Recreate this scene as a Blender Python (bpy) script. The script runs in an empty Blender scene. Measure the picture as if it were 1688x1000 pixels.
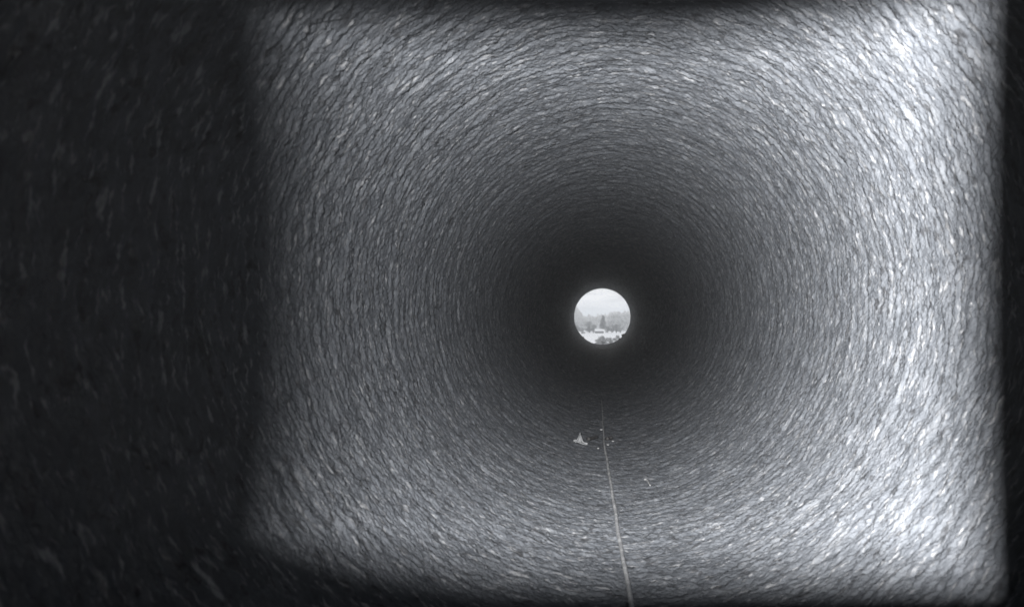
import bpy, bmesh, math, random
import numpy as np
from mathutils import Vector, Matrix, noise as mnoise

random.seed(7)
rng = np.random.default_rng(7)
C = bpy.context.scene.collection
SC = bpy.context.scene

# ------------------------------------------------------------------ measures
R = 0.75                      # inner radius of the pipe, axis along +Y
Y0, Y1 = -4.2, 16.0           # the two mouths
W, H, F = 1688.0, 1000.0, 1000.0
VPX, VPY = 989.5, 525.5       # where the pipe's axis direction meets the picture
CAM = Vector((-0.0525, 0.0, -0.06))

# ------------------------------------------------------------------ camera
cd = bpy.data.cameras.new('camera')
cam = bpy.data.objects.new('camera', cd); C.objects.link(cam)
cam.location = CAM
cam.rotation_euler = (math.radians(90), 0, 0)
cd.sensor_width = 36.0
cd.lens = 36.0 * F / W
cd.shift_x = -(VPX - W / 2) / W
cd.shift_y = (VPY - H / 2) / W
cd.clip_start = 0.02
cd.clip_end = 20000
cd.dof.use_dof = True
cd.dof.focus_distance = 3.4
cd.dof.aperture_fstop = 3.8
SC.camera = cam

# ------------------------------------------------------------------ world: overcast winter sky
wd = bpy.data.worlds.new('World'); SC.world = wd; wd.use_nodes = True
nt = wd.node_tree; nt.nodes.clear()
o = nt.nodes.new('ShaderNodeOutputWorld')
bg = nt.nodes.new('ShaderNodeBackground')
tc = nt.nodes.new('ShaderNodeTexCoord')
mp = nt.nodes.new('ShaderNodeMapping'); mp.inputs['Scale'].default_value = (9, 9, 60)
nz = nt.nodes.new('ShaderNodeTexNoise'); nz.inputs['Scale'].default_value = 1.6
nz.inputs['Detail'].default_value = 5
rp = nt.nodes.new('ShaderNodeValToRGB')
rp.color_ramp.elements[0].position = 0.36; rp.color_ramp.elements[0].color = (0.70, 0.71, 0.72, 1)
rp.color_ramp.elements[1].position = 0.60; rp.color_ramp.elements[1].color = (0.98, 0.985, 1.0, 1)
nt.links.new(tc.outputs['Generated'], mp.inputs['Vector'])
nt.links.new(mp.outputs['Vector'], nz.inputs['Vector'])
nt.links.new(nz.outputs['Fac'], rp.inputs['Fac'])
nt.links.new(rp.outputs['Color'], bg.inputs['Color'])
bg.inputs['Strength'].default_value = 1.05
nt.links.new(bg.outputs['Background'], o.inputs['Surface'])

# ------------------------------------------------------------------ lamp: added, unseen behind the camera, to light the bore
LAMP = Vector((-0.12, -0.20, 0.03))
LW, LH, YAW = 0.022, 0.007, 36.0
ld = bpy.data.lights.new('added_lamp_bulb', 'AREA')
ld.shape = 'ELLIPSE'; ld.size = LW; ld.size_y = LH
ld.energy = 570.0
ld.color = (1.0, 0.975, 0.953)
lamp = bpy.data.objects.new('added_lamp_bulb', ld); C.objects.link(lamp)
lamp.rotation_euler = (math.radians(90), 0, math.radians(-YAW))     # shines up the pipe, turned to the right-hand wall

# ------------------------------------------------------------------ picture settings
SC.render.engine = 'CYCLES'
SC.view_settings.view_transform = 'Standard'
SC.view_settings.look = 'None'
SC.view_settings.exposure = 0.0
SC.view_settings.gamma = 1.0
SC.view_settings.use_curve_mapping = False
cy = SC.cycles
cy.max_bounces = 5; cy.diffuse_bounces = 3; cy.glossy_bounces = 2
cy.volume_bounces = 1
cy.sample_clamp_indirect = 4.0
cy.use_denoising = True
try:
    cy.denoiser = 'OPENIMAGEDENOISE'
    cy.denoising_input_passes = 'RGB_ALBEDO_NORMAL'
except Exception:
    pass


# ------------------------------------------------------------------ helpers
def tag(o, label=None, cat=None, group=None, kind=None):
    if label: o['label'] = label
    if cat: o['category'] = cat
    if group: o['group'] = group
    if kind: o['kind'] = kind
    return o


def empty(name, loc=(0, 0, 0)):
    e = bpy.data.objects.new(name, None); C.objects.link(e)
    e.location = loc; e.empty_display_size = 0.1
    return e


def mesh_obj(name, verts, faces, mat, parent=None, smooth=True):
    me = bpy.data.meshes.new(name)
    me.from_pydata([tuple(v) for v in verts], [], [tuple(f) for f in faces])
    me.update()
    if smooth:
        me.polygons.foreach_set('use_smooth', [True] * len(me.polygons))
    o = bpy.data.objects.new(name, me); C.objects.link(o)
    if mat: me.materials.append(mat)
    if parent:
        o.parent = parent
    return o


def grid_obj(name, P, mat, parent=None, wrap=True):
    """P: (rings, around, 3) array turned into one fine quad mesh."""
    n, m, _ = P.shape
    me = bpy.data.meshes.new(name)
    me.vertices.add(n * m)
    me.vertices.foreach_set('co', P.reshape(-1).astype(np.float32))
    i = np.arange(n - 1)[:, None]
    mm = m if wrap else m - 1
    j = np.arange(mm)[None, :]
    j2 = (j + 1) % m
    q = np.stack([i * m + j, i * m + j2, (i + 1) * m + j2, (i + 1) * m + j], -1).reshape(-1, 4)
    me.loops.add(q.size)
    me.loops.foreach_set('vertex_index', q.reshape(-1).astype(np.int32))
    me.polygons.add(len(q))
    me.polygons.foreach_set('loop_start', (np.arange(len(q)) * 4).astype(np.int32))
    me.polygons.foreach_set('use_smooth', np.ones(len(q), dtype=bool))
    me.update(calc_edges=True)
    me.validate()
    o = bpy.data.objects.new(name, me); C.objects.link(o)
    me.materials.append(mat)
    if parent: o.parent = parent
    return o


class NB:
    """small node builder"""
    def __init__(s, name):
        s.m = bpy.data.materials.new(name); s.m.use_nodes = True
        s.t = s.m.node_tree; s.t.nodes.clear()
        s.out = s.t.nodes.new('ShaderNodeOutputMaterial')

    def n(s, typ, ins=None, **props):
        nd = s.t.nodes.new(typ)
        for k, v in props.items(): setattr(nd, k, v)
        for k, v in (ins or {}).items():
            if isinstance(v, bpy.types.NodeSocket): s.t.links.new(v, nd.inputs[k])
            else: nd.inputs[k].default_value = v
        return nd

    def math(s, op, a, b=None, c=None, clamp=False):
        nd = s.t.nodes.new('ShaderNodeMath'); nd.operation = op; nd.use_clamp = clamp
        for k, v in enumerate((a, b, c)):
            if v is None: continue
            if isinstance(v, bpy.types.NodeSocket): s.t.links.new(v, nd.inputs[k])
            else: nd.inputs[k].default_value = v
        return nd.outputs[0]

    def ramp(s, fac, stops):
        nd = s.t.nodes.new('ShaderNodeValToRGB')
        cr = nd.color_ramp
        while len(cr.elements) < len(stops): cr.elements.new(0.5)
        for e, (p, c) in zip(cr.elements, stops):
            e.position = p
            e.color = (c, c, c, 1) if not isinstance(c, tuple) else (*c, 1)
        s.t.links.new(fac, nd.inputs[0])
        return nd.outputs['Color']

    def noise(s, vec, scale, detail=4, rough=0.55, dist=0.0):
        nd = s.n('ShaderNodeTexNoise', {'Vector': vec, 'Scale': scale, 'Detail': detail, 'Roughness': rough, 'Distortion': dist})
        return nd.outputs['Fac']

    def mapping(s, vec, scale):
        return s.n('ShaderNodeMapping', {'Vector': vec, 'Scale': scale}).outputs['Vector']


def simple_mat(name, c0, c1, scale, rough=0.8, bump=0.3, bscale=None, spec=0.3, translucent=0.0):
    b = NB(name)
    co = b.n('ShaderNodeTexCoord').outputs['Object']
    f = b.noise(co, scale, 5, 0.6)
    col = b.ramp(f, [(0.3, c0), (0.7, c1)])
    f2 = b.noise(co, bscale or scale * 4, 4, 0.6)
    bp = b.n('ShaderNodeBump', {'Height': f2, 'Strength': bump, 'Distance': 0.02})
    p = b.n('ShaderNodeBsdfPrincipled', {'Base Color': col, 'Roughness': rough, 'Normal': bp.outputs[0], 'Specular IOR Level': spec})
    b.t.links.new(p.outputs[0], b.out.inputs['Surface'])
    return b.m


# ------------------------------------------------------------------ the pipe's rough lining
def lining_material():
    b = NB('rough_concrete')
    co = b.n('ShaderNodeTexCoord').outputs['Object']
    # slow wobble of the coordinates so the streaks wander
    wob = b.n('ShaderNodeTexNoise', {'Vector': co, 'Scale': 5.0, 'Detail': 2.0}).outputs['Color']
    wob = b.n('ShaderNodeVectorMath', {0: wob, 1: (0.5, 0.5, 0.5)}, operation='SUBTRACT').outputs[0]
    wob = b.n('ShaderNodeVectorMath', {0: wob, 'Scale': 0.06}, operation='SCALE').outputs[0]
    cw = b.n('ShaderNodeVectorMath', {0: co, 1: wob}, operation='ADD').outputs[0]
    streak_co = b.mapping(cw, (0.26, 1.0, 0.26))
    grain_co = b.mapping(cw, (0.62, 1.0, 0.62))
    streak = b.noise(streak_co, 38, 5, 0.65, 0.0)                    # drawn-out ridges round the bore
    grain = b.noise(grain_co, 88, 4, 0.7)                            # coarse grain
    vor = b.n('ShaderNodeTexVoronoi', {'Vector': grain_co, 'Scale': 40.0, 'Smoothness': 0.35}, feature='SMOOTH_F1').outputs['Distance']
    peb = b.math('SUBTRACT', 0.75, vor)                              # rounded lumps
    lump = b.noise(co, 6.0, 3, 0.5)                                  # broad unevenness
    cr = b.noise(b.mapping(cw, (0.22, 1.0, 0.22)), 15, 2, 0.5, 0.6)
    cr = b.math('ABSOLUTE', b.math('SUBTRACT', cr, 0.5))
    cr = b.math('SUBTRACT', 1.0, b.math('DIVIDE', cr, 0.012), clamp=True)      # thin cracks
    crm = b.ramp(b.noise(co, 8.0, 1, 0.5), [(0.5, 0.0), (0.62, 1.0)])
    cr = b.math('MULTIPLY', cr, crm)
    sw = b.ramp(b.noise(co, 4.5, 2, 0.5), [(0.35, 0.35), (0.65, 1.0)])
    h = b.math('MULTIPLY_ADD', b.math('SUBTRACT', streak, 0.5), sw, 0.5)
    ringn = b.noise(b.mapping(cw, (0.08, 1.0, 0.08)), 32, 5, 0.65)     # long drawn rings
    h = b.math('MULTIPLY_ADD', b.math('SUBTRACT', ringn, 0.5), 1.0, h)
    h = b.math('MULTIPLY_ADD', grain, 0.95, h)
    h = b.math('MULTIPLY_ADD', peb, 0.22, h)
    h = b.math('MULTIPLY_ADD', cr, -0.30, h)
    h = b.math('MULTIPLY_ADD', lump, 0.9, h)
    fine = b.noise(grain_co, 190, 1, 0.6)
    # colour: grey cement, pale flecks painted in as glints, a few dark pits
    tone = b.noise(grain_co, 24, 3, 0.65)
    base = b.ramp(tone, [(0.25, (0.044, 0.0485, 0.0555)), (0.55, (0.0645, 0.070, 0.0785)), (0.8, (0.098, 0.1035, 0.112))])
    fl = b.noise(b.mapping(cw, (0.24, 1.0, 0.24)), 98, 2, 0.65)
    glintm = b.ramp(fl, [(0.60, 0.0), (0.67, 1.0)])
    base = b.n('ShaderNodeMixRGB', {'Fac': b.math('MULTIPLY', glintm, 0.75), 'Color1': base, 'Color2': (0.150, 0.154, 0.161, 1)}).outputs[0]
    pit = b.noise(b.mapping(cw, (0.5, 1.0, 0.5)), 55, 1, 0.5)
    pitm = b.ramp(pit, [(0.29, 1.0), (0.36, 0.0)])
    pitm = b.math('MAXIMUM', pitm, cr)
    base = b.n('ShaderNodeMixRGB', {'Fac': b.math('MULTIPLY', pitm, 0.7), 'Color1': base, 'Color2': (0.018, 0.0185, 0.020, 1)}).outputs[0]
    rough = b.ramp(fl, [(0.5, 0.80), (0.67, 0.36)])
    spec = b.ramp(fl, [(0.55, 0.06), (0.67, 0.6)])
    bp = b.n('ShaderNodeBump', {'Height': fine, 'Strength': 0.9, 'Distance': 0.003})
    p = b.n('ShaderNodeBsdfPrincipled', {'Base Color': base, 'Roughness': rough, 'Normal': bp.outputs[0], 'Specular IOR Level': spec})
    b.t.links.new(p.outputs[0], b.out.inputs['Surface'])
    d = b.n('ShaderNodeDisplacement', {'Height': h, 'Midlevel': 1.36, 'Scale': 0.0185})
    b.t.links.new(d.outputs[0], b.out.inputs['Displacement'])
    b.m.displacement_method = 'DISPLACEMENT'
    return b.m


M_lining = lining_material()
M_shell = simple_mat('outer_concrete', (0.24, 0.24, 0.25), (0.36, 0.36, 0.36), 6)

ys = [Y0]
while ys[-1] < Y1:
    y = ys[-1]
    if y < 0.55: st = 0.04
    else: st = min(0.12, max(0.0032, y * y * 0.0015))
    ys.append(min(Y1, y + st))
ys = np.array(ys)
NA = 1350
th = np.linspace(0, 2 * np.pi, NA, endpoint=False)
P = np.empty((len(ys), NA, 3))
P[:, :, 0] = R * np.cos(th)[None, :]
P[:, :, 2] = R * np.sin(th)[None, :]
P[:, :, 1] = ys[:, None]
pipe = empty('concrete_pipe', (0, Y0, -R))
tag(pipe, 'long round grey concrete pipe with coarse streaked inner wall', 'pipe')
pinv = (0, -Y0, R)
lining = grid_obj('lining', P[:, ::-1], M_lining, pipe); lining.location = pinv


def ring_strip(name, prof, n, mat, parent, jitter=0.0):
    P = np.empty((len(prof), n, 3))
    t = np.linspace(0, 2 * np.pi, n, endpoint=False)
    for k, (r, y) in enumerate(prof):
        rr = r + (rng.uniform(-jitter, jitter, n) if jitter else 0)
        P[k, :, 0] = rr * np.cos(t); P[k, :, 2] = rr * np.sin(t); P[k, :, 1] = y
    o = grid_obj(name, P, mat, parent); o.location = pinv
    return o


RO = R + 0.09
ring_strip('outer_shell', [(RO, Y0 + 0.002), (RO, Y1 - 0.002)], 96, M_shell, pipe)
ring_strip('end_rim', [(R - 0.012, Y1 - 0.05), (R - 0.008, Y1 + 0.004), (R + 0.02, Y1 + 0.012), (RO + 0.004, Y1 + 0.008), (RO + 0.006, Y1 - 0.03)], 160, M_shell, pipe, 0.003)
ring_strip('end_rim', [(RO + 0.006, Y0 + 0.03), (RO + 0.004, Y0 - 0.008), (R + 0.02, Y0 - 0.012), (R - 0.008, Y0 - 0.004), (R - 0.012, Y0 + 0.05)], 160, M_shell, pipe, 0.003)


# ------------------------------------------------------------------ picture point -> point on the bore
def bore(px, py, inset=0.0):
    d = Vector(((px - VPX) / F, 1.0, -(py - VPY) / F))
    r = R - inset
    a = d.x ** 2 + d.z ** 2
    b_ = 2 * (CAM.x * d.x + CAM.z * d.z)
    c_ = CAM.x ** 2 + CAM.z ** 2 - r * r
    s = (-b_ + math.sqrt(b_ * b_ - 4 * a * c_)) / (2 * a)
    return CAM + d * s


def far(px, py, dist):
    d = Vector(((px - VPX) / F, 1.0, -(py - VPY) / F))
    return CAM + d * dist


# ------------------------------------------------------------------ the land beyond the far mouth
M_snow = simple_mat('snow_field', (0.78, 0.80, 0.83), (0.86, 0.87, 0.88), 0.05, 0.7, 0.2, 0.6)
OS = 2.5                      # the view beyond starts this many times farther than a garden's length
VZ = -6.9 * OS


def land_z(x, y):
    if y < 16.6: z = -R - 0.115
    else:
        k = min(1, (y - 16.6) / 150.0)
        z = -R - 0.115 + (VZ + R + 0.115) * (1 - (1 - k) ** 2.2)
        if y > 140: z += 0.25 * mnoise.noise(Vector((x * 0.012, y * 0.008, 0)))
    if y > 3000: z += (y - 3000) * 0.004
    return z


gx = np.concatenate([-np.geomspace(2500, 20, 18), np.linspace(-16, 16, 33), np.geomspace(20, 2500, 18)])
gy = np.concatenate([np.linspace(-120, 14, 12), np.linspace(16.6, 180, 50), np.geomspace(185, 9000, 70)])
P = np.array([[(x, y, land_z(x, y)) for x in gx] for y in gy])
ground = grid_obj('ground', P, M_snow, None, wrap=False)
tag(ground, 'flat snow covered field stretching away beyond the pipe mouth', None, None, 'structure')


def leafy_mat(name, c):
    b = NB(name)
    co = b.n('ShaderNodeTexCoord').outputs['Object']
    f = b.noise(co, 2.5, 4, 0.6)
    col = b.ramp(f, [(0.3, tuple(v * 0.75 for v in c)), (0.7, tuple(v * 1.3 for v in c))])
    p = b.n('ShaderNodeBsdfPrincipled', {'Base Color': col, 'Roughness': 0.8, 'Specular IOR Level': 0.2})
    b.t.links.new(p.outputs[0], b.out.inputs['Surface'])
    return b.m


M_twig = leafy_mat('frost_haze_twigs', (0.38, 0.385, 0.39))  # frosted grey, lightened further in the colour to stand in for haze
M_bark = simple_mat('frost_haze_bark', (0.18, 0.18, 0.185), (0.30, 0.30, 0.30), 4)  # bark colour lightened the same way for distance haze


def tube(pts, radii, n=7):
    V, Fc = [], []
    for k, p in enumerate(pts):
        a = pts[min(k + 1, len(pts) - 1)] - pts[max(k - 1, 0)]
        a.normalize()
        u = a.orthogonal().normalized(); w = a.cross(u)
        for i in range(n):
            t = 2 * math.pi * i / n
            V.append(p + (u * math.cos(t) + w * math.sin(t)) * radii[k])
    for k in range(len(pts) - 1):
        for i in range(n):
            j = (i + 1) % n
            Fc.append((k * n + i, k * n + j, (k + 1) * n + j, (k + 1) * n + i))
    Fc.append(tuple(range(n))[::-1]); Fc.append(tuple((len(pts) - 1) * n + i for i in range(n)))
    return V, Fc


def leaf_faces(centres, size):
    V, Fc = [], []
    for c in centres:
        u = Vector((random.gauss(0, 1), random.gauss(0, 1), random.gauss(0, 1))).normalized()
        w = u.orthogonal().normalized()
        s = size * random.uniform(0.6, 1.4)
        k = len(V)
        V += [c + u * s, c + w * s * 0.6, c - u * s, c - w * s * 0.6]
        Fc.append((k, k + 1, k + 2, k + 3))
    return V, Fc


def broad(name, label, px, base_py, top_py, dist, wide=0.9, group=None, cat='tree', n=2600, mat=None, low=0.18):
    g = far(px, base_py, dist)
    g.z = land_z(g.x, g.y)
    h = far(px, top_py, dist).z - g.z
    t = empty(name, g); tag(t, label, cat, group)
    bm_V, bm_F = [], []
    lobes = []
    for k in range(9):
        a = random.uniform(0, 2 * math.pi)
        rr = h * wide * 0.36 * math.sqrt(random.random())
        z = h * random.uniform(low + 0.15, 0.82)
        lobes.append((Vector((rr * math.cos(a), rr * math.sin(a), z)), h * random.uniform(0.13, 0.24)))
    lobes.append((Vector((0, 0, h * 0.84)), h * 0.16))
    if name == 'tall_tree':                                  # a slim crown that narrows to a point
        lobes = [(Vector((random.uniform(-.03, .03) * h, random.uniform(-.03, .03) * h, h * f)), h * r)
                 for f, r in ((.30, .13), (.38, .17), (.46, .16), (.55, .135), (.64, .115), (.73, .09), (.82, .07), (.89, .05), (.95, .035))]

    def add(V, Fc):
        k = len(bm_V); bm_V.extend(V); bm_F.extend([tuple(i + k for i in f) for f in Fc])
    add(*tube([Vector((0, 0, -0.2)), Vector((h * 0.01, 0, h * 0.3)), Vector((0, 0, h * 0.8))], [h * 0.03, h * 0.02, h * 0.006]))
    for c, r in lobes:
        add(*tube([Vector((0, 0, h * low)), c * 0.6 + Vector((0, 0, h * 0.08)), c], [h * 0.014, h * 0.009, h * 0.004], 5))
    mesh_obj('trunk', bm_V, bm_F, M_bark, t)
    cs = []
    for _ in range(n):
        c, r = random.choice(lobes)
        v = Vector((random.gauss(0, 1), random.gauss(0, 1), random.gauss(0, 1))).normalized() * r * random.random() ** 0.45
        cs.append(c + Vector((v.x * 1.25, v.y * 1.25, v.z)))
    V, Fc = leaf_faces(cs, h * (0.026 if cat == 'tree' else 0.045))
    mesh_obj('crown', V, Fc, mat or M_twig, t, False)
    return t


broad('tall_tree', 'tallest slender grey tree at the middle of the tree line', 994, 546, 519, 300 * OS, 0.22, None, 'tree', 2600, None, 0.22)
G = 'grey trees along the far edge of the snowy field'
broad('bare_tree', 'upright grey tree standing next but one to the low hut', 972, 546, 529, 300 * OS, 0.75, G, low=0.02)
broad('bare_tree', 'low bushy grey tree between the hut and an upright grey tree', 978, 546, 534, 296 * OS, 1.1, G, low=0.02)
broad('bare_tree', 'small grey tree close beside the tallest slender tree, away from the hut', 1002, 546, 537, 302 * OS, 1.0, G, low=0.02)
broad('bare_tree', 'widest grey tree of the clump beyond the tallest slender tree', 1009, 546, 534, 305 * OS, 1.2, G, low=0.02)
broad('bare_tree', 'tallest grey tree of the clump beyond the slender tree', 1016, 546, 533, 300 * OS, 1.0, G, low=0.02)
broad('bare_tree', 'lowest grey tree ending the tree line on the slender tree side', 1023, 546, 539, 298 * OS, 1.5, G, low=0.02)
broad('bare_tree', 'grey tree ending the tree line on the hut side, cut by the rim', 951, 546, 535, 280 * OS, 1.3, G, low=0.02)
broad('bare_tree', 'low grey tree beside the rim-cut tree on the hut side', 959, 546, 539, 282 * OS, 1.5, G, low=0.02)

# low hut with a snowy roof in the tree line
hut = empty('hut', Vector((far(988, 545, 292 * OS).x, 292 * OS, land_z(0, 292 * OS))))
tag(hut, 'small low hut with white snowy roof in the tree line', 'hut')
M_wall = simple_mat('hut_wall', (0.20, 0.20, 0.21), (0.28, 0.28, 0.28), 2)
hw, hd, hh = 5.2, 3.6, 2.6
V = [(-hw, -hd, 0), (hw, -hd, 0), (hw, hd, 0), (-hw, hd, 0), (-hw, -hd, hh), (hw, -hd, hh), (hw, hd, hh), (-hw, hd, hh), (-hw, 0, hh + 1.9), (hw, 0, hh + 1.9)]
mesh_obj('wall', V, [(0, 1, 5, 4), (1, 2, 6, 9, 5), (2, 3, 7, 6), (3, 0, 4, 8, 7)], M_wall, hut, False)
e = 0.6
V = [(-hw - e, -hd - e, hh - .1), (hw + e, -hd - e, hh - .1), (hw + e, 0, hh + 2.0), (-hw - e, 0, hh + 2.0), (hw + e, hd + e, hh - .1), (-hw - e, hd + e, hh - .1)]
V += [(x, y, z + 0.4) for x, y, z in V]
mesh_obj('roof', V, [(0, 1, 2, 3)[::-1], (3, 2, 4, 5)[::-1], (6, 7, 8, 9), (9, 8, 10, 11), (0, 1, 7, 6), (1, 2, 8, 7), (2, 4, 10, 8), (4, 5, 11, 10), (5, 3, 9, 11), (3, 0, 6, 9)], M_snow, hut, False)
mesh_obj('door', [(-.5, -hd - .03, 0), (.5, -hd - .03, 0), (.5, -hd - .03, 2.1), (-.5, -hd - .03, 2.1), (-.5, -hd + .01, 0), (.5, -hd + .01, 0), (.5, -hd + .01, 2.1), (-.5, -hd + .01, 2.1)],
         [(0, 1, 2, 3), (0, 3, 7, 4), (1, 5, 6, 2), (3, 2, 6, 7)], M_bark, hut, False)

# low shrubs on the near part of the field
GS = 'grey shrubs on the snow below the far mouth'
broad('shrub', 'largest rounded grey shrub on snow just below the field', 993, 570, 553, 150 * OS, 1.5, GS, 'shrub', 2200, None, 0.02)
broad('shrub', 'small grey shrub on open snow beside the largest rounded shrub', 983, 569, 559, 148 * OS, 2.0, GS, 'shrub', 1500, None, 0.02)
broad('shrub', 'low spreading grey shrub between the largest shrub and the rim-cut shrub', 1006, 568, 556, 152 * OS, 2.0, GS, 'shrub', 1800, None, 0.02)
broad('shrub', 'grey shrub partly hidden by dirt clods on the mouth rim', 1018, 564, 552, 156 * OS, 1.9, GS, 'shrub', 1800, None, 0.02)

# far woods, washed out by a pale colour on top of the haze
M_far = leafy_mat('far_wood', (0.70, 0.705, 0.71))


def wood(px0, px1, dist, tops, n):
    cs = []
    for _ in range(n):
        f = random.random()
        px = px0 + (px1 - px0) * f
        k = f * (len(tops) - 1); i = min(int(k), len(tops) - 2)
        top = tops[i] + (tops[i + 1] - tops[i]) * (k - i) + 6 * mnoise.noise(Vector((px * 0.35, dist, 0)))
        dd = dist + random.uniform(0, 60)
        p = far(px, 530, dd); g = land_z(p.x, p.y)
        zt = far(px, top, dist).z
        p.z = g + (zt - g) * random.random() ** 0.8
        cs.append(p)
    return leaf_faces(cs, dist * 0.0013)


Vw, Fw = wood(945, 966, 360 * OS, [502, 506, 511, 520, 527], 3500)
V2, F2 = wood(998, 1042, 350 * OS, [524, 514, 513, 516, 512, 515], 6500)
k = len(Vw); Vw += V2; Fw += [tuple(i + k for i in f) for f in F2]
V2, F2 = wood(940, 1045, 385 * OS, [518, 522, 521, 519, 521, 518], 6000)
k = len(Vw); Vw += V2; Fw += [tuple(i + k for i in f) for f in F2]
fw = mesh_obj('far_woodland', Vw, Fw, M_far, None, False)
tag(fw, 'woodland coloured pale to look hazy far beyond the snowy field', 'woodland', None, 'stuff')

# ------------------------------------------------------------------ things lying on the pipe's floor
M_cord = None
b = NB('weathered_cord')
co = b.n('ShaderNodeTexCoord').outputs['Object']
f = b.noise(co, 34, 4, 0.7)
col = b.ramp(f, [(0.30, (0.062, 0.066, 0.072)), (0.48, (0.135, 0.14, 0.147)), (0.66, (0.25, 0.257, 0.265))])
bp = b.n('ShaderNodeBump', {'Height': b.noise(co, 260, 3, 0.6), 'Strength': 0.5, 'Distance': 0.002})
p = b.n('ShaderNodeBsdfPrincipled', {'Base Color': col, 'Roughness': 0.6, 'Normal': bp.outputs[0]})
b.t.links.new(p.outputs[0], b.out.inputs['Surface'])
M_cord = b.m

cord_px = [(1046, 1060), (1041, 1005), (1036, 970), (1031, 940), (1025, 912), (1020, 885), (1016, 858), (1012, 833), (1008.5, 808), (1004.5, 783),
           (1001.5, 764), (998.5, 748), (996.5, 735), (995.3, 722), (994.3, 708), (993.8, 694), (993, 680), (992.3, 668), (991.8, 660)]
kp = [bore(x, y, 0.0) for x, y in cord_px]
pts = []
for a_, b_ in zip(kp[:-1], kp[1:]):
    n_ = max(2, int((b_ - a_).length / 0.006))
    for i in range(n_):
        pts.append(a_.lerp(b_, i / n_))
pts.append(kp[-1])
# smooth the polyline
A = np.array([tuple(p) for p in pts])
for _ in range(60):
    A[1:-1] = 0.25 * A[:-2] + 0.5 * A[1:-1] + 0.25 * A[2:]
rc = 0.0054
V, Fc = [], []
nseg = 14
s = 0.0
for k in range(len(A)):
    p = Vector(A[k])
    q = Vector(A[min(k + 1, len(A) - 1)]) - Vector(A[max(k - 1, 0)])
    q.normalize()
    up = Vector((-p.x, 0, -p.z)).normalized()
    side = q.cross(up).normalized()
    if k: s += (Vector(A[k]) - Vector(A[k - 1])).length
    sink = 0.0025 * mnoise.noise(Vector((s * 3.0, 1.3, 0))) + 0.0015 * mnoise.noise(Vector((s * 15.0, 2.3, 0)))
    tp = min(1.0, max(0.0, (p.y - 2.9) / 1.6))
    lift = rc * 0.85 + sink - 0.006 * tp
    c = p + up * lift + side * 0.0025 * mnoise.noise(Vector((s * 5.0, 7.7, 0)))
    for i in range(nseg):
        t = 2 * math.pi * i / nseg
        rr = rc * (1 - 0.45 * tp) * (1 + 0.16 * abs(math.sin(1.5 * (t + s * 95)))) * (1 + 0.18 * mnoise.noise(Vector((s * 9, 0, 3))))
        V.append(c + (side * math.cos(t) + up * math.sin(t)) * rr)
for k in range(len(A) - 1):
    for i in range(nseg):
        j = (i + 1) % nseg
        Fc.append((k * nseg + i, k * nseg + j, (k + 1) * nseg + j, (k + 1) * nseg + i))
Fc.append(tuple(range(nseg))[::-1]); Fc.append(tuple((len(A) - 1) * nseg + i for i in range(nseg)))
cord = mesh_obj('cord', V, Fc, M_cord)
tag(cord, 'thin pale weathered cord lying lengthwise along the pipe floor', 'cord')

M_leaf = simple_mat('dry_leaf', (0.095, 0.10, 0.106), (0.155, 0.161, 0.168), 40, 0.6, 0.4, 90)
M_stick = simple_mat('dark_stick', (0.010, 0.010, 0.011), (0.022, 0.022, 0.023), 30, 0.7, 0.4, 120)
M_peb = simple_mat('pale_stone', (0.11, 0.114, 0.12), (0.19, 0.195, 0.20), 60, 0.5, 0.3, 160)


def floor_point(px, py, lift=0.0):
    p = bore(px, py)
    up = Vector((-p.x, 0, -p.z)).normalized()
    return p + up * lift, up


# the folded leaf: an upright triangle that bends out of a flat strip
pc, up = floor_point(955, 730.5, 0.006)
sc = pc.y / F             # metres per picture pixel at that depth
leaf = empty('fallen_leaf', pc); tag(leaf, 'curled dry leaf with upright triangular tip beside the pale cord', 'leaf')


def sheet(name, outline_fn, nu, nv, th, mat, parent):
    top, bot = [], []
    for i in range(nu + 1):
        for j in range(nv + 1):
            p = Vector(outline_fn(i / nu, j / nv))
            top.append(p)
    m = nv + 1
    fc = []
    for i in range(nu):
        for j in range(nv):
            fc.append((i * m + j, i * m + j + 1, (i + 1) * m + j + 1, (i + 1) * m + j))
    o = mesh_obj(name, top, fc, mat, parent)
    md = o.modifiers.new('thick', 'SOLIDIFY'); md.thickness = th; md.offset = 0
    return o


def up_tip(u, v):
    # u along the base, v up the blade
    half = 7.0 * sc * (1 - v) ** 1.15 + 0.15 * sc
    x = (u - 0.5) * 2 * half + 0.8 * sc * v
    z = v * 14.5 * sc
    y = 0.030 * v * v + 0.010 * math.cos((u - 0.5) * 5) + 0.004 * math.sin(9 * v + 4 * u)
    return (x, y, z)


def flat_base(u, v):
    x = (-10 + 23 * u) * sc
    wv = 0.026 * math.sin(math.pi * min(1, max(0.02, u * 0.96 + 0.02))) ** 0.7
    y = (v - 0.45) * wv
    z = 0.006 * math.sin(4 * u + 1) + 0.010 * (v - 0.3) ** 2 - 0.006 * u + (0.004 if v > 0.8 else 0)
    return (x, y, z)


sheet('blade_tip', up_tip, 14, 14, 0.0022, M_leaf, leaf)
sheet('blade_base', flat_base, 20, 6, 0.0030, M_leaf, leaf)
V, Fc = tube([Vector(up_tip(0.5, v)) + Vector((0, -0.002, 0)) for v in (0.0, 0.3, 0.6, 0.9)], [0.0022, 0.002, 0.0014, 0.0008], 6)
mesh_obj('midrib', V, Fc, M_leaf, leaf)


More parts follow.
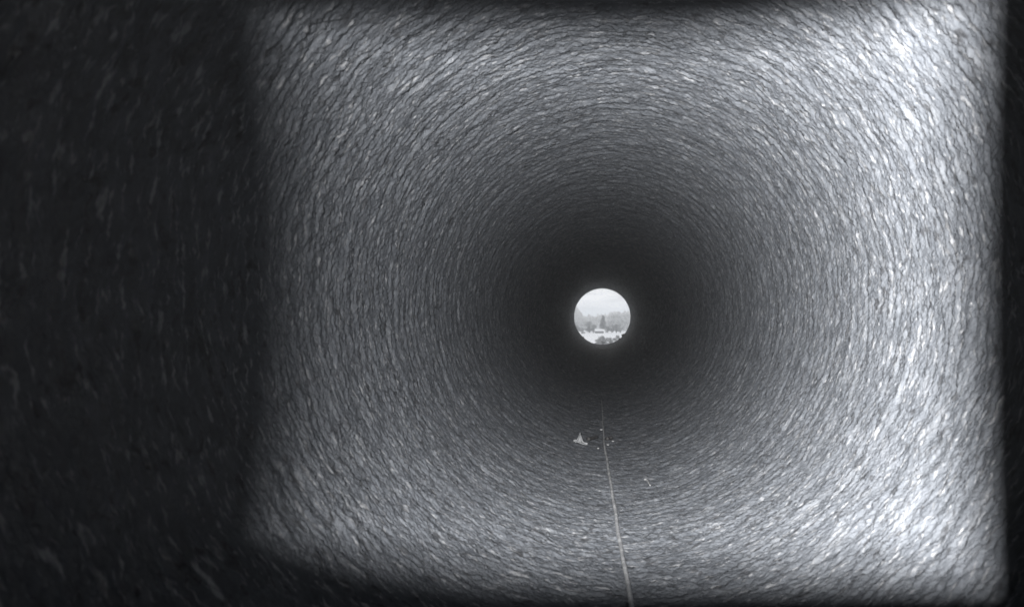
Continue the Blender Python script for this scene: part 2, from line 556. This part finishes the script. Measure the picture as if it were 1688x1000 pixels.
def stick(name, label, pxs, r, mat, lift=0.008, cat='twig', taper=0.6, group=None):
    pp = [floor_point(x, y, lift)[0] for x, y in pxs]
    o_ = pp[0]
    fine = []
    for a, c in zip(pp[:-1], pp[1:]):
        for i in range(5): fine.append(a.lerp(c, i / 5))
    fine.append(pp[-1])
    n = len(fine)
    V, Fc = tube([f - o_ + Vector((0, 0, 0.002 * mnoise.noise(f * 30))) for f in fine],
                 [r * (1 - (1 - taper) * k / (n - 1)) * (1 + 0.25 * mnoise.noise(fine[k] * 60)) for k in range(n)], 8)
    ob = mesh_obj(name, V, Fc, mat); ob.location = o_
    tag(ob, label, cat, group)
    return ob


stick('twig', 'short dark twig between the curled leaf and pale cord', [(968, 729.5), (973, 728.7), (979, 727.2), (984.5, 725.8)], 0.012, M_stick, 0.022, taper=0.45)
stick('twig', 'tiny dark twig on the far side of the cord from the leaf', [(1000, 728.6), (1004, 727.4), (1008, 726.6)], 0.011, M_stick, 0.020, taper=0.8)
stick('twig', 'small pale hooked twig lying alone on the pipe floor', [(1063, 792), (1066.5, 792.6), (1068.5, 795.5), (1070, 799), (1072.5, 802)], 0.004, M_peb, 0.006, taper=0.6)


def pebble(label, px, py, wpx, mat=M_peb, squash=0.6, group='pale pebbles scattered on the pipe floor', name='pebble', cat='pebble'):
    p, up = floor_point(px, py)
    s = wpx / F * p.y / 2
    bm = bmesh.new()
    bmesh.ops.create_icosphere(bm, subdivisions=3, radius=1)
    off = Vector((px, py, 1)) * 0.37
    for v in bm.verts:
        n = 1 + 0.30 * mnoise.noise(v.co * 1.3 + off) + 0.08 * mnoise.noise(v.co * 4 + off)
        v.co = Vector((v.co.x * s * n, v.co.y * s * 0.9 * n, v.co.z * s * squash * n))
    me = bpy.data.meshes.new(name); bm.to_mesh(me); bm.free()
    me.polygons.foreach_set('use_smooth', [True] * len(me.polygons))
    me.materials.append(mat)
    ob = bpy.data.objects.new(name, me); C.objects.link(ob)
    ob.location = p + up * s * squash * 0.55
    ob.rotation_euler = (0, 0, random.uniform(0, 3))
    tag(ob, label, cat, group)
    return ob


pebble('pale pebble touching the cord next to the tiny dark twig', 1002, 733.2, 4.2)
pebble('flat pale pebble lying on the cord line past the curled leaf', 991, 708.2, 5.0, squash=0.45)
pebble('pale pebble at the outer end of the tiny dark twig', 1010.5, 727.2, 4.6, squash=0.5)
pebble('pale pebble on the leaf side of the cord, below the leaf', 986, 739, 3.4)
M_dirt = simple_mat('dirt', (0.16, 0.16, 0.165), (0.26, 0.26, 0.26), 12, 0.9, 0.5, 60)


def clod(label, ang, yy, s, flat=0.5):
    a = math.radians(ang)
    p = Vector((R * math.cos(a), yy, R * math.sin(a)))
    up = Vector((-math.cos(a), 0, -math.sin(a)))
    bm = bmesh.new(); bmesh.ops.create_icosphere(bm, subdivisions=3, radius=1)
    for v in bm.verts:
        n = 1 + 0.4 * mnoise.noise(v.co * 1.6 + p * 9) + 0.15 * mnoise.noise(v.co * 5 + p)
        v.co = v.co * s * n
        v.co.y *= 1.2
    me = bpy.data.meshes.new('dirt_clod'); bm.to_mesh(me); bm.free()
    me.polygons.foreach_set('use_smooth', [True] * len(me.polygons)); me.materials.append(M_dirt)
    ob = bpy.data.objects.new('dirt_clod', me); C.objects.link(ob); ob.location = p + up * s * 0.15
    tag(ob, label, 'dirt', 'clods of dirt on the lip of the far mouth')


clod('larger clod of dirt on the far mouth lip before the shrubs', -42, 15.8, 0.05)
clod('smaller clod of dirt just below the larger clod on the lip', -52, 15.85, 0.032)
clod('lone clod of dirt on the far mouth lip, opposite the other two', -133, 15.85, 0.03)

# ------------------------------------------------------------------ added unseen lamp, its beam cut to dark edges: housing with its four flaps
b = NB('black_metal')
p = b.n('ShaderNodeBsdfPrincipled', {'Base Color': (0.02, 0.02, 0.021, 1), 'Roughness': 0.6})
b.t.links.new(p.outputs[0], b.out.inputs['Surface']); M_black = b.m
wl = empty('added_lamp', (LAMP.x, LAMP.y - 0.03, -math.sqrt(R * R - LAMP.x ** 2) + 0.02))
tag(wl, 'added unseen black lamp with flaps that shape the edges of its beam', 'work light')
inv = -Vector(wl.location)
lamp.parent = wl; lamp.location = LAMP + inv


def slab(name, q, thick, mat, parent):
    """a plate from four corners, given thickness"""
    q = [Vector(v) for v in q]
    n = (q[1] - q[0]).cross(q[3] - q[0]).normalized() * thick
    V = q + [v + n for v in q]
    return mesh_obj(name, V, [(0, 3, 2, 1), (4, 5, 6, 7), (0, 1, 5, 4), (1, 2, 6, 5), (2, 3, 7, 6), (3, 0, 4, 7)], mat, parent, False)


def fade_flap(q):
    o_ = slab('fade_flap', [LAMP + Vector(v) + inv for v in q], 0.002, M_black, wl)
    return o_


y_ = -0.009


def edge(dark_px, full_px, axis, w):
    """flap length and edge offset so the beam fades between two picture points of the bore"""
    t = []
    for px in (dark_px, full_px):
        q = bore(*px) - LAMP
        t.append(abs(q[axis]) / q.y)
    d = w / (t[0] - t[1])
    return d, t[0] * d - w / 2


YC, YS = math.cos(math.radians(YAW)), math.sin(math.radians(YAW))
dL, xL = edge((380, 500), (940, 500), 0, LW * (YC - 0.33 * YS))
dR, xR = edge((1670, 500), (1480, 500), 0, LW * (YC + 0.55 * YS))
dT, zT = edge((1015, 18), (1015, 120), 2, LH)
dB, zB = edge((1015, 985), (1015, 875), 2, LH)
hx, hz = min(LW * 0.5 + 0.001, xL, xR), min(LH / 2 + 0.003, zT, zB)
fade_flap([(-hx, y_, -0.07), (-hx, y_, 0.07), (-xL, dL, 0.07), (-xL, dL, -0.07)])  # added flaps cut the beam so the view gets a dark soft border
fade_flap([(hx, y_, 0.10), (hx, y_, -0.10), (xR, dR, -0.10), (xR, dR, 0.10)])
fade_flap([(-0.10, y_, hz), (0.12, y_, hz), (0.12, dT, zT), (-0.10, dT, zT)])
fade_flap([(0.12, y_, -hz), (-0.10, y_, -hz), (-0.10, dB, -zB), (0.12, dB, -zB)])
hb = [(-0.11, -0.06, -0.09), (0.13, -0.06, -0.09), (0.13, -0.06, 0.09), (-0.11, -0.06, 0.09)]
V = [LAMP + Vector(v) + inv for v in hb] + [LAMP + Vector((x, -0.012, z)) + inv for x, _, z in hb]
mesh_obj('added_lamp_housing', V, [(0, 1, 2, 3), (7, 6, 5, 4), (0, 4, 5, 1), (1, 5, 6, 2), (2, 6, 7, 3), (3, 7, 4, 0)], M_black, wl, False)
V, Fc = tube([Vector((0, 0, -0.02)), Vector((0, 0, 0.25)), Vector((0, 0, LAMP.z - wl.location.z - 0.08))], [0.012] * 3, 10)
st = mesh_obj('added_lamp_stand', V, Fc, M_black, wl); st.location = (0, -0.02, 0)

# ------------------------------------------------------------------ winter haze
hz_ = NB('winter_haze')
pv = hz_.n('ShaderNodeVolumePrincipled', {'Color': (0.93, 0.96, 1.0, 1), 'Density': 0.00030, 'Anisotropy': 0.2})
hz_.t.links.new(pv.outputs[0], hz_.out.inputs['Volume'])
x0, x1, y0, y1, z0, z1 = -2600, 2600, -130, 9100, -19, 95
V = [(x, y, z) for z in (z0, z1) for x, y in ((x0, y0), (x1, y0), (x1, y1), (x0, y1))]
hzo = mesh_obj('haze', V, [(3, 2, 1, 0), (4, 5, 6, 7), (0, 1, 5, 4), (1, 2, 6, 5), (2, 3, 7, 6), (3, 0, 4, 7)], hz_.m, None, False)
tag(hzo, 'pale winter haze over the snowy field', None, None, 'stuff')
